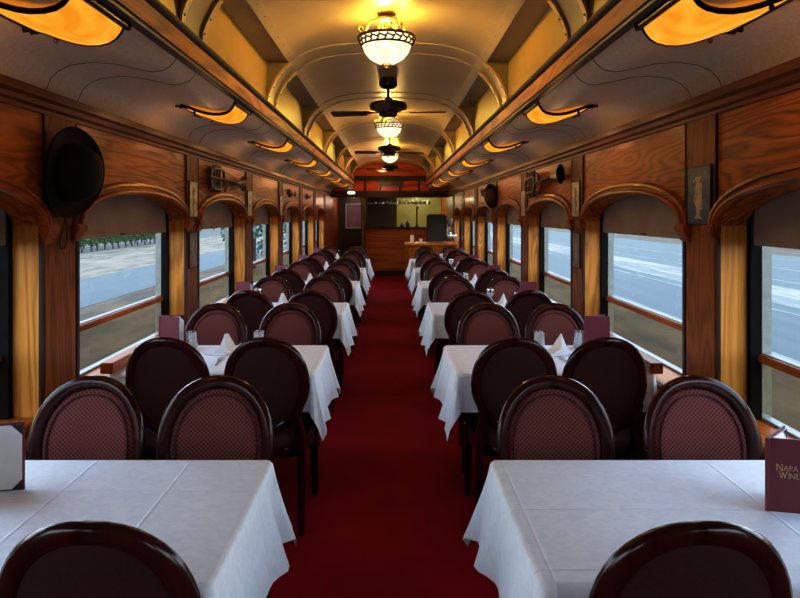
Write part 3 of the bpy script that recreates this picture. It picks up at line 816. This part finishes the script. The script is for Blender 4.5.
def napkin(label, loc, rz, s=1.):
    b = MB(); h = .095*s; w = .06*s
    # two folded wings meeting in a ridge, flat tail behind
    A = (0, 0, h); 
    ringA = [(-w, -.035*s, 0), (-w*.25, -.045*s, .03*s), (0, -.02*s, h), (w*.3, -.04*s, .028*s), (w, -.03*s, 0)]
    ringB = [(-w*.8, .02*s, 0), (-w*.2, .012*s, .04*s), (.008*s, .0, h*.97), (w*.3, .015*s, .038*s), (w*.85, .03*s, 0)]
    ringC = [(-w*.6, .06*s, 0), (-w*.2, .055*s, .015*s), (0, .05*s, .03*s), (w*.3, .055*s, .015*s), (w*.7, .065*s, 0)]
    b.loft([ringA, ringB, ringC], True, True)
    o = b.build('napkin', M['white'], None, 25, loc=loc, rot=(0, 0, rz))
    q = MB().loft([[(-.10*s, -.07*s, .0), (.02*s, -.075*s, .0), (.03*s, .03*s, .0), (-.09*s, .04*s, .0)], [(-.10*s, -.07*s, .006), (.02*s, -.075*s, .007), (.03*s, .03*s, .006), (-.09*s, .04*s, .007)]])
    q.build('flat_fold', M['white'], o, 25)
    return tag(o, label, 'napkin', 'folded white napkins')
GL = [(.001, 0), (.030, 0), (.033, .004), (.037, .10), (.0355, .10), (.031, .010), (.001, .010)]
STEM = [(.001, 0), (.034, 0), (.035, .004), (.007, .010), (.005, .05), (.012, .06), (.036, .085), (.040, .105), (.036, .135), (.0345, .135), (.038, .105), (.034, .087), (.001, .064)]
for k in range(1, NT):
    for sd in (-1, 1):
        f = FAR[k]; t = f'{TORD[k]} {SIDE[sd]} table'
        napkin(f'standing folded white napkin on the {t}', (-.915 if sd < 0 else 1.035, f-.23, .743), .3*sd, 1.2)
        q = MB().lathe(STEM if (k % 2 == 0) else GL, 18)
        o = q.build('drinking_glass', M['glass'], None, 40, loc=(-1.16 if sd < 0 else .945, f-.11, .742)); tag(o, f'clear drinking glass beside the napkin on the {t}', 'glass', 'glasses on the tables')
        q = MB().lathe(GL, 18)
        o = q.build('drinking_glass', M['glass'], None, 40, loc=(-.755 if sd < 0 else 1.19, f-.10, .742)); tag(o, f'clear drinking glass at the {"aisle" if sd < 0 else "window"} side of the {t}', 'glass', 'glasses on the tables')
        fk = thing('fork', f'steel fork lying on the {t}', 'fork', (-.90 if sd < 0 else 1.02, f-.47, .7435), .1, 'forks on the tables')
        MB().box((-.004, -.09, 0), (.004, .03, .004)).build('handle', M['steel'], fk, bevel=.001)
        q = MB().box((-.011, .03, .001), (.011, .055, .004))
        for j in range(4): q.box((-.011+j*.0062, .055, .001), (-.011+j*.0062+.0034, .10, .004))
        q.build('tines', M['steel'], fk)

# ------------------------------------------------------------------ lamps
def point(loc, power, col, r, parent=None, name='lamp_light'):
    L = bpy.data.lights.new(name, 'POINT'); L.energy = power; L.color = col; L.shadow_soft_size = r
    o = bpy.data.objects.new(name, L); C.objects.link(o); o.location = loc
    if parent: o.parent = parent
    return o
WARM = (1, .60, .09)
def make_chandelier():
    r = thing('chandelier', '', 'chandelier', (0, 0, 0))
    MB().lathe([(.001, 2.80-.0), (.055, 2.80), (.058, 2.79), (.03, 2.778), (.012, 2.77), (.012, 2.69), (.02, 2.66), (.012, 2.61), (.012, 2.5)], 18).build('stem', M['gilt'], r)
    MB().lathe([(.062, 2.748), (.070, 2.752), (.070, 2.764), (.060, 2.768), (.058, 2.758)], 24).build('crown_ring', M['gilt'], r)
    q = MB(); prf = [(.175, 2.640), (.183, 2.644), (.180, 2.654), (.172, 2.652)]
    q.lathe(prf+[prf[0]], 36, cap=False); pr2 = [(.148, 2.594), (.156, 2.590), (.158, 2.602), (.150, 2.604)]; q.lathe(pr2+[pr2[0]], 36, cap=False)
    n = 22
    for k in range(n):
        a = 2*PI*k/n; pts = []
        for i in range(9):
            t = i/8; rr = lerp(.154, .178, t)+.004*sin(t*PI); aa = a+.13*sin(2*PI*t); pts.append((rr*cos(aa), rr*sin(aa), lerp(2.598, 2.648, t)))
        q.tube(pts, .0055, 5)
        q.sphere((.167*cos(a+.14), .167*sin(a+.14), 2.622), .009, 6)
    q.build('filigree_rim', M['bronze'], r)
    MB().lathe([(.020, 2.484), (.06, 2.494), (.105, 2.52), (.135, 2.555), (.152, 2.596), (.166, 2.640), (.160, 2.640), (.147, 2.598), (.13, 2.56), (.10, 2.527), (.058, 2.502), (.02, 2.492)], 32, cap=False).build('bowl', M['bulb'], r)
    MB().lathe([(.001, 2.462), (.012, 2.466), (.016, 2.476), (.03, 2.484), (.03, 2.49), (.001, 2.49)], 14).build('finial', M['bronze'], r)
    for k in range(4):
        a = 2*PI*k/4+.5; pts = []
        for (d, z) in ((.178, 2.655), (.196, 2.672), (.190, 2.694), (.172, 2.69), (.168, 2.674)): pts.append((d*cos(a), d*sin(a), z))
        q = MB().tube(pts, .006, 6)
        pts = [(d*cos(a), d*sin(a), z) for d, z in ((.15, 2.645), (.142, 2.68), (.125, 2.72), (.10, 2.742), (.07, 2.752), (.052, 2.742), (.05, 2.722), (.064, 2.716))]
        q.tube(pts, .0065, 6); q.build('scroll_arm', M['gilt'], r)
    return r
def make_fan():
    r = thing('ceiling_fan', '', 'fan', (0, 0, 0))
    MB().lathe([(.001, 2.80), (.075, 2.80), (.085, 2.77), (.083, 2.735), (.06, 2.71), (.02, 2.70), (.001, 2.70)], 24).build('canopy', M['iron'], r)
    MB().tube([(0, 0, 2.71), (0, 0, 2.60)], .012, 10).build('rod', M['iron'], r)
    MB().lathe([(.001, 2.625), (.03, 2.62), (.045, 2.60), (.11, 2.59), (.165, 2.57), (.175, 2.545), (.165, 2.515), (.11, 2.50), (.085, 2.49), (.08, 2.455), (.06, 2.445), (.001, 2.445)], 28).build('motor', M['iron'], r)
    for k in range(4):
        a = 2*PI*k/4-.12
        T = Matrix.Rotation(a, 4, 'Z') @ Matrix.Translation((0, 0, 2.483)) @ Matrix.Rotation(.22, 4, 'X')
        outl = [(.20, -.045), (.30, -.055), (.50, -.062), (.525, -.05), (.532, 0), (.525, .05), (.50, .062), (.30, .055), (.20, .045)]
        q = MB().loft([[T @ Vector((x, y, -.004)) for x, y in outl], [T @ Vector((x, y, .004)) for x, y in outl]])
        bl = q.build('blade', M['darkwood'], r)
        outl = [(.06, -.012), (.14, -.014), (.20, -.04), (.24, -.035), (.26, 0), (.24, .035), (.20, .04), (.14, .014), (.06, .012)]
        MB().loft([[T @ Vector((x, y, .004)) for x, y in outl], [T @ Vector((x, y, .009)) for x, y in outl]]).build('blade_iron', M['bronze'], bl)
    return r
CH = [3.85, 7.55, 11.25]; FN = [5.70, 9.40, 13.05]
c0 = make_chandelier(); f0 = make_fan()
for k, y in enumerate(CH):
    o = c0 if k == 0 else copy_tree(c0); o.location = (0.02, y, 0)
    o['label'] = f'lit bowl chandelier with bronze filigree rim, {("nearest", "middle", "farthest")[k]} of the three on the ceiling'; o['group'] = 'bowl chandeliers along the vault'
    point((0.02, y, 2.715), 36, WARM, .03, None, 'chandelier_light')
    for a in range(3):
        point((0.02+.10*cos(a*2.1), y+.10*sin(a*2.1), 2.70), 3.5, WARM, .02, None, 'chandelier_light')
    point((0.02, y, 2.40), 7, (1, .62, .28), .08, None, 'chandelier_light')
for k, y in enumerate(FN):
    o = f0 if k == 0 else copy_tree(f0); o.location = (0.02, y, 0)
    o['label'] = f'dark bronze ceiling fan with long dark blades, {("nearest", "middle", "farthest")[k]} of the three on the ceiling'; o['group'] = 'ceiling fans along the vault'
    o.rotation_euler = (0, 0, (0, .25, .6)[k])

# amber ceiling sconces
PANEL = [(.925, 2.212), (.938, 2.185), (.955, 2.164), (.978, 2.150), (1.01, 2.142), (1.05, 2.141), (1.09, 2.147), (1.13, 2.158), (1.165, 2.170), (1.20, 2.183), (1.235, 2.192)]
def make_sconce(sd):
    r = thing('ceiling_sconce', '', 'lamp', (0, 0, 0))
    P = [(sd*(x-.025), z) for x, z in PANEL]; L = .175
    # panel tapers toward the wall end
    def ln(i): return L*(1-.0*i/10)
    rings = [[(x, -ln(i), z), (x, 0, z-.004), (x, ln(i), z)] for i, (x, z) in enumerate(P)]
    MB().loft(rings, False, False).build('amber_panel', M['amber'], r, 60)
    q = MB()
    for e in (-1, 1):
        rr = [.008]*len(P)
        q.tube([(x, e*L, z+.004) for x, z in P], rr, 8)
    q.tube([(P[0][0], -L-.01, P[0][1]), (P[0][0], L+.01, P[0][1])], .013, 8)
    q.tube([(P[-1][0], -L-.01, P[-1][1]), (P[-1][0], L+.01, P[-1][1])], .010, 8)
    # side closing strips up to the ceiling
    for e in (-1, 1):
        q.loft([[(x, e*L-.004, z), (x, e*L+.004, z), (x, e*L+.004, z+.014), (x, e*L-.004, z+.014)] for x, z in P])
    q.build('frame', M['iron'], r, 50)
    for e in (-1, 1):
        MB().tube([(P[-1][0]-sd*.01, e*L, P[-1][1]), (P[-1][0]+sd*.014, e*L, P[-1][1]+.001), (P[-1][0]+sd*.02, e*L, P[-1][1]+.002), (P[-1][0]+sd*.042, e*L, P[-1][1]+.004)], [.008, .015, .006, .009], 8).build('finial', M['iron'], r)
        MB().sphere((P[0][0]-sd*.004, e*(L+.015), P[0][1]), .016, 8).build('knob', M['bronze'], r)
        MB().sphere((P[8][0], e*L, P[8][1]-.012), .009, 8).build('stud', M['iron'], r)
    return r
SO = ['nearest', 'second', 'third', 'fourth', 'fifth', 'sixth', 'seventh']
for sd in (-1, 1):
    s0 = make_sconce(sd)
    for k in range(7):
        y = 1.985+PER*k+(.02 if k else 0)
        o = s0 if k == 0 else copy_tree(s0); o.location = (.02, y, 0)
        o['label'] = f'amber glass lamp with dark frame on the {SIDE[sd]} lower ceiling, {SO[k]} from the camera'; o['group'] = 'amber ceiling lamps'
        point((sd*1.05, y, 2.09), 1.6, (1, .5, .18), .07, None, 'sconce_light')

# ------------------------------------------------------------------ wall decorations
def picture(label, sd, y, zc, w, h, m):
    r = thing('framed_picture', label, 'picture', (sd*(W-.009), y, zc), 0)
    hw, hh = w/2, h/2; q = MB()
    t = .012
    for a, bb in (((0, -hw, -hh), (-sd*.010, -hw+t, hh)), ((0, hw-t, -hh), (-sd*.010, hw, hh)), ((0, -hw, -hh), (-sd*.010, hw, -hh+t)), ((0, -hw, hh-t), (-sd*.010, hw, hh))):
        q.box((min(a[0], bb[0]), a[1], a[2]), (max(a[0], bb[0]), bb[1], bb[2]))
    q.build('frame', M['darkwood'], r, bevel=.003)
    MB().box((min(0, -sd*.008), -hw+t*.6, -hh+t*.6), (max(0, -sd*.008), hw-t*.6, hh-t*.6)).build('print', M[m], r)
    return r
PYv = [PY0+PER*k for k in range(7)]
picture('dark blue framed print with pale upright shape on the nearest right pillar', 1, PYv[0]-.005, 1.638, .225, .27, 'art_blue')
for sd in (-1, 1):
    for k in (1, 2, 3):
        if k == 3 and sd == 1: continue
        y = PYv[k]+(.01 if sd > 0 else 0)
        picture(f'tall ochre print at the top of the {ORD[k]} pillar on the {SIDE[sd]}', sd, y, 1.665, .20, .275, 'art_gold')
    picture(f'dark brown print at mid height on the second pillar on the {SIDE[sd]}', sd, PYv[1], 1.285, .20, .27, 'art_brown')

def hat(label, sd, y, z, s, rx, m1, m2):
    r = thing('hat', label, 'hat', (sd*(W-.02), y, z)); r.rotation_euler = rx
    # brim plane normal along -sd*x (toward aisle)
    q = MB(); n = 36; rings = []
    for (rad, d) in ((.10*s, .012), (.15*s, .004), (.195*s, .014), (.21*s, .034), (.212*s, .040), (.20*s, .022), (.15*s, .012), (.10*s, .02)):
        ring = []
        for k in range(n):
            a = 2*PI*k/n; rr = rad*(1+.04*cos(2*a))
            ring.append((-sd*(d+.012+.015*cos(2*a)*(rad/.21)**2), rr*cos(a)*.93, rr*sin(a)))
        rings.append(ring)
    q.loft(rings, True, False); q.build('brim', m2, r, 60)
    rings = []
    for rad, d in ((.118, .01), (.116, .05), (.108, .10), (.09, .135), (.05, .15), (.005, .148)):
        rings.append([(-sd*d*s, rad*s*cos(2*PI*k/n)*.92, rad*s*sin(2*PI*k/n)*1.1) for k in range(n)])
    MB().loft(rings, True, True).build('crown', m1, r, 60)
    rings = []
    for rad, d in ((.120, .022), (.1195, .048)): rings.append([(-sd*d*s, rad*s*cos(2*PI*k/n)*.92, rad*s*sin(2*PI*k/n)*1.1) for k in range(n)])
    MB().loft(rings, True, False).build('hat_band', M['black'], r, 60)
    pts = []
    for k in range(24):
        t = k/23; a = 2*PI*t
        pts.append((-sd*.03, .03*s*sin(a)*(1-cos(a))*.6+.0*s, -.19*s-.075*s*(1-cos(a))))
    MB().tube(pts, .004*s, 6).build('cord', M['black'], r)
    return r
hat('large round dark hat hanging with a cord on the nearest left pillar', -1, 2.80, 1.745, 1.02, (.0, .10, -.12), M['felt'], M['felt3'])
hat('brown brimmed hat hanging on the fourth pillar of the right wall', 1, PYv[3]-.02, 1.80, .82, (0, -.1, .35), M['felt2'], M['felt'])

def horn(label, sd, y, z, s, flip=1):
    r = thing('brass_horn', label, 'instrument', (sd*(W-.036*s), y, z)); r.rotation_euler = (.10*flip, 0, 0)
    q = MB()
    L = .52*s
    def loop(y0, y1, h, x, z0=0):
        pts = []
        for k in range(28):
            a = 2*PI*k/28; e = .5
            pts.append((x, (y0+y1)/2+math.copysign(abs(cos(a))**e, cos(a))*(y1-y0)/2, z0+math.copysign(abs(sin(a))**e, sin(a))*h))
        return pts
    q.tube(loop(L*.15, L*.78, .075*s, 0), .010*s, 6, True); q.tube(loop(L*.3, L*.88, .055*s, -sd*.015), .009*s, 6, True)
    q.tube([(0, -L*.5, 0), (0, L*.9, .0)], .015*s, 6); q.tube([(0, L*.82, .075*s), (0, L*.82, -.085*s)], .010*s, 6)
    q.build('tubing', M['hornmetal'], r)
    q = MB()
    for k in range(3): q.tube([(-sd*.012, L*(.35+.13*k), -.10*s), (-sd*.012, L*(.35+.13*k), .095*s)], .013*s, 10)
    q.build('valve', M['iron'], r)
    rings = []
    for (yy, rad) in ((-L*.35, .011), (-L*.55, .015), (-L*.72, .022), (-L*.84, .036), (-L*.93, .046), (-L, .064), (-L*.99, .060), (-L*.92, .042), (-L*.83, .03)):
        rings.append([(rad*s*cos(2*PI*j/18)*.45, yy, rad*s*sin(2*PI*j/18)) for j in range(18)])
    MB().loft(rings, True, True).build('bell', M['hornmetal'], r, 60)
    q = MB().tube([(0, -.03, .0), (-sd*.01, .0, -.05*s), (0, .05*s, -.055*s), (0, .06*s, -.09*s)], [.012*s, .018*s, .02*s, .006*s], 6); q.build('ribbon', plainred, r)
    return r
plainred = plain('red_ribbon', (.25, .006, .008), .6)
h_ = horn('antique bronze horn with valves above the third window on the left', -1, 5.50, 1.85, 1.15, 1); h_.rotation_euler = (0, 0, PI)
h_ = horn('antique bronze horn with flared bell above the third window on the right', 1, 5.62, 1.85, 1.25, 1); h_.rotation_euler = (-.04, 0, 0)
h_ = horn('small dark horn above the fifth window on the left', -1, 9.2, 1.86, .6); h_.rotation_euler = (0, 0, PI)
h_ = horn('small dark horn above the sixth window on the left', -1, 11.05, 1.86, .5); h_.rotation_euler = (0, 0, PI)
horn('small dark horn above the fifth window on the right', 1, 9.2, 1.87, .6)

# ------------------------------------------------------------------ outdoors
GZ = -1.2
def strip(name, x0, x1, m, z, label, cat, y0=-60, y1=260):
    b = MB().box((x0, y0, z-.3), (x1, y1, z)); return struct(b.build(name, m), label, cat)
strip('ground', -9.0, 7.1, M['dry'], GZ, 'dry brown verge beside the railway', 'ground')
strip('road', -12.9, -9.0, M['asph'], GZ+.01, 'blue-grey road beyond the left windows', 'road')
strip('ground_gravel', -21.5, -12.9, M['sand'], GZ, 'pale gravel strip between road and vineyard', 'ground')
strip('field', -160, -21.5, M['soil'], GZ-.02, 'vineyard soil beyond the left windows', 'ground')
rd = structE('road_right', 'wide pale wet road beyond the right windows', 'road')
MB().box((7.1, -60, GZ-.3), (26, 260, GZ+.01)).build('asphalt', M['asph'], rd)
MB().box((11.8, -60, GZ+.01), (14.8, 260, GZ+.014)).build('wet_lane', M['asphwet'], rd)
for x in (7.5, 11.0, 16.0, 19.5): MB().box((x, -60, GZ+.01), (x+.13, 260, GZ+.016)).build('lane_line', M['lane'], rd)
strip('field_right', 26, 160, M['dry'], GZ-.02, 'dry field beyond the right road', 'ground')
def leaves(b, n, c, r, sz, rn, mi=0):
    for _ in range(n):
        while True:
            p = Vector((rn.uniform(-1, 1), rn.uniform(-1, 1), rn.uniform(-1, 1)))
            if p.length < 1: break
        p = p*(.55+.45*p.length)
        P = Vector((c[0]+p.x*r[0], c[1]+p.y*r[1], c[2]+p.z*r[2]))
        a = Vector((rn.uniform(-1, 1), rn.uniform(-1, 1), rn.uniform(-.6, 1))).normalized(); t = a.orthogonal().normalized(); u = a.cross(t)
        s = sz*rn.uniform(.6, 1.2)
        b.add([P-t*s, P-u*s*.6, P+t*s, P+u*s*.6], [(0, 1, 2, 3)], mi)
def make_vine(seed):
    rn = random.Random(seed)
    r = thing('grape_vine', '', 'vine', (0, 0, GZ))
    MB().tube([(0, 0, -.05), (.03, .02, .35), (-.02, .03, .7), (0, 0, 1.0)], [.07, .05, .05, .04], 7).tube([(0, -.5, .95), (0, 0, 1.0), (0, .5, .95)], .03, 6).build('trunk', M['bark'], r)
    b = MB(); leaves(b, 520, (0, 0, 1.0), (.4, .56, .66), .11, rn); b.build('foliage', M['leaf'], r, 0)
    return r
v0 = make_vine(1); n = 0; fv = True
for row, X in enumerate((-22.3, -24.6)):
    for k in range(22):
        y = 36+k*1.25
        o = v0 if fv else copy_tree(v0); fv = False
        o.location = (X+rnd.uniform(-.1, .1), y, GZ-.02); o.rotation_euler = (0, 0, rnd.choice((0, PI))+rnd.uniform(-.1, .1))
        s = rnd.uniform(.92, 1.1); o.scale = (1, 1, s)
        o['label'] = 'green grape vine on a dark trunk in the ' + ('front' if row == 0 else 'rear')+' row beyond the left road'; o['group'] = 'vines in the '+('front' if row == 0 else 'rear')+' vineyard row'
def make_tree(seed, h):
    rn = random.Random(seed)
    r = thing('bushy_tree', '', 'tree', (0, 0, GZ))
    MB().tube([(0, 0, -.1), (.05, 0, h*.3), (-.05, .05, h*.6)], [.16, .13, .06], 8).build('trunk', M['bark'], r)
    b = MB()
    leaves(b, 900, (0, 0, h*.55), (h*.36, h*.36, h*.46), .17, rn); leaves(b, 300, (h*.12, h*.1, h*.75), (h*.25, h*.25, h*.25), .17, rn)
    b.build('foliage', M['leaf2'], r, 0); return r
t0 = make_tree(5, 5.0)
TR = [(-7.0, 31.5, 1.0, 'dark green tree close to the track beyond the fourth left window'), (-7.3, 45, 1.0, 'dark green tree beyond the fifth left window'),
      (-31, 92, .8, 'rounded green shrub far across the gravel, nearest of the three by the vineyard'), (-31, 101, .7, 'rounded green shrub far across the gravel, middle of the three by the vineyard'), (-31.5, 110, .9, 'rounded green shrub far across the gravel, last of the three by the vineyard'),
      (8.0, 66, 1.1, 'dark tree beyond the fifth right window'), (8.6, 90, 1.1, 'dark tree far beyond the sixth right window')]
for k, (x, y, s, lab) in enumerate(TR):
    o = t0 if k == 0 else copy_tree(t0); o.location = (x, y, GZ); o.scale = (s, s, s); o.rotation_euler = (0, 0, k*1.3); o['label'] = lab; o['group'] = 'trees along the line'

# ------------------------------------------------------------------ light and camera
wd = bpy.data.worlds.new('World'); SC.world = wd; wd.use_nodes = True
nt = wd.node_tree; nt.nodes.clear()
out = nt.nodes.new('ShaderNodeOutputWorld'); bg = nt.nodes.new('ShaderNodeBackground')
tc = nt.nodes.new('ShaderNodeTexCoord'); sp = nt.nodes.new('ShaderNodeSeparateXYZ'); nt.links.new(tc.outputs['Generated'], sp.inputs[0])
col = ramp(nt, sp.outputs['Z'], [(.0, (.82, .92, 1.0)), (.25, (.66, .82, 1.0)), (.8, (.36, .56, .95))])
nt.links.new(col, bg.inputs[0]); bg.inputs[1].default_value = 6.2
nt.links.new(bg.outputs[0], out.inputs[0])
point((.75, 16.5, 1.98), 22, (1, .92, .5), .08, None, 'bar_and_fill_light')
point((-1.0, 16.6, 1.9), 9, (1, .7, .5), .1, None, 'bar_and_fill_light')  # added inside the passage to brighten the poster, carrying the passage lamp's light
point((-.2, 14.0, 2.25), 14, (1, .5, .2), .1, None, 'bar_and_fill_light')  # added warm fill that brightens the bulkhead; no fixture hangs here

cam = bpy.data.cameras.new('camera'); co = bpy.data.objects.new('camera', cam); C.objects.link(co)
co.location = (.05, 0, 1.555); co.rotation_euler = (PI/2, 0, 0)
cam.sensor_width = 36; cam.lens = 620/800*36; cam.shift_x = (400-391.5)/800; cam.shift_y = -(299-214)/800
cam.clip_start = .05; cam.clip_end = 500
SC.camera = co
SC.view_settings.view_transform = 'Standard'; SC.view_settings.look = 'None'; SC.view_settings.exposure = 0.0; SC.view_settings.gamma = 1.0
SC.view_settings.use_curve_mapping = True
cm = SC.view_settings.curve_mapping
cv = cm.curves[3]
cv.points.new(.06, .048); cv.points.new(.25, .235); cv.points.new(.62, .69)
cm.update()
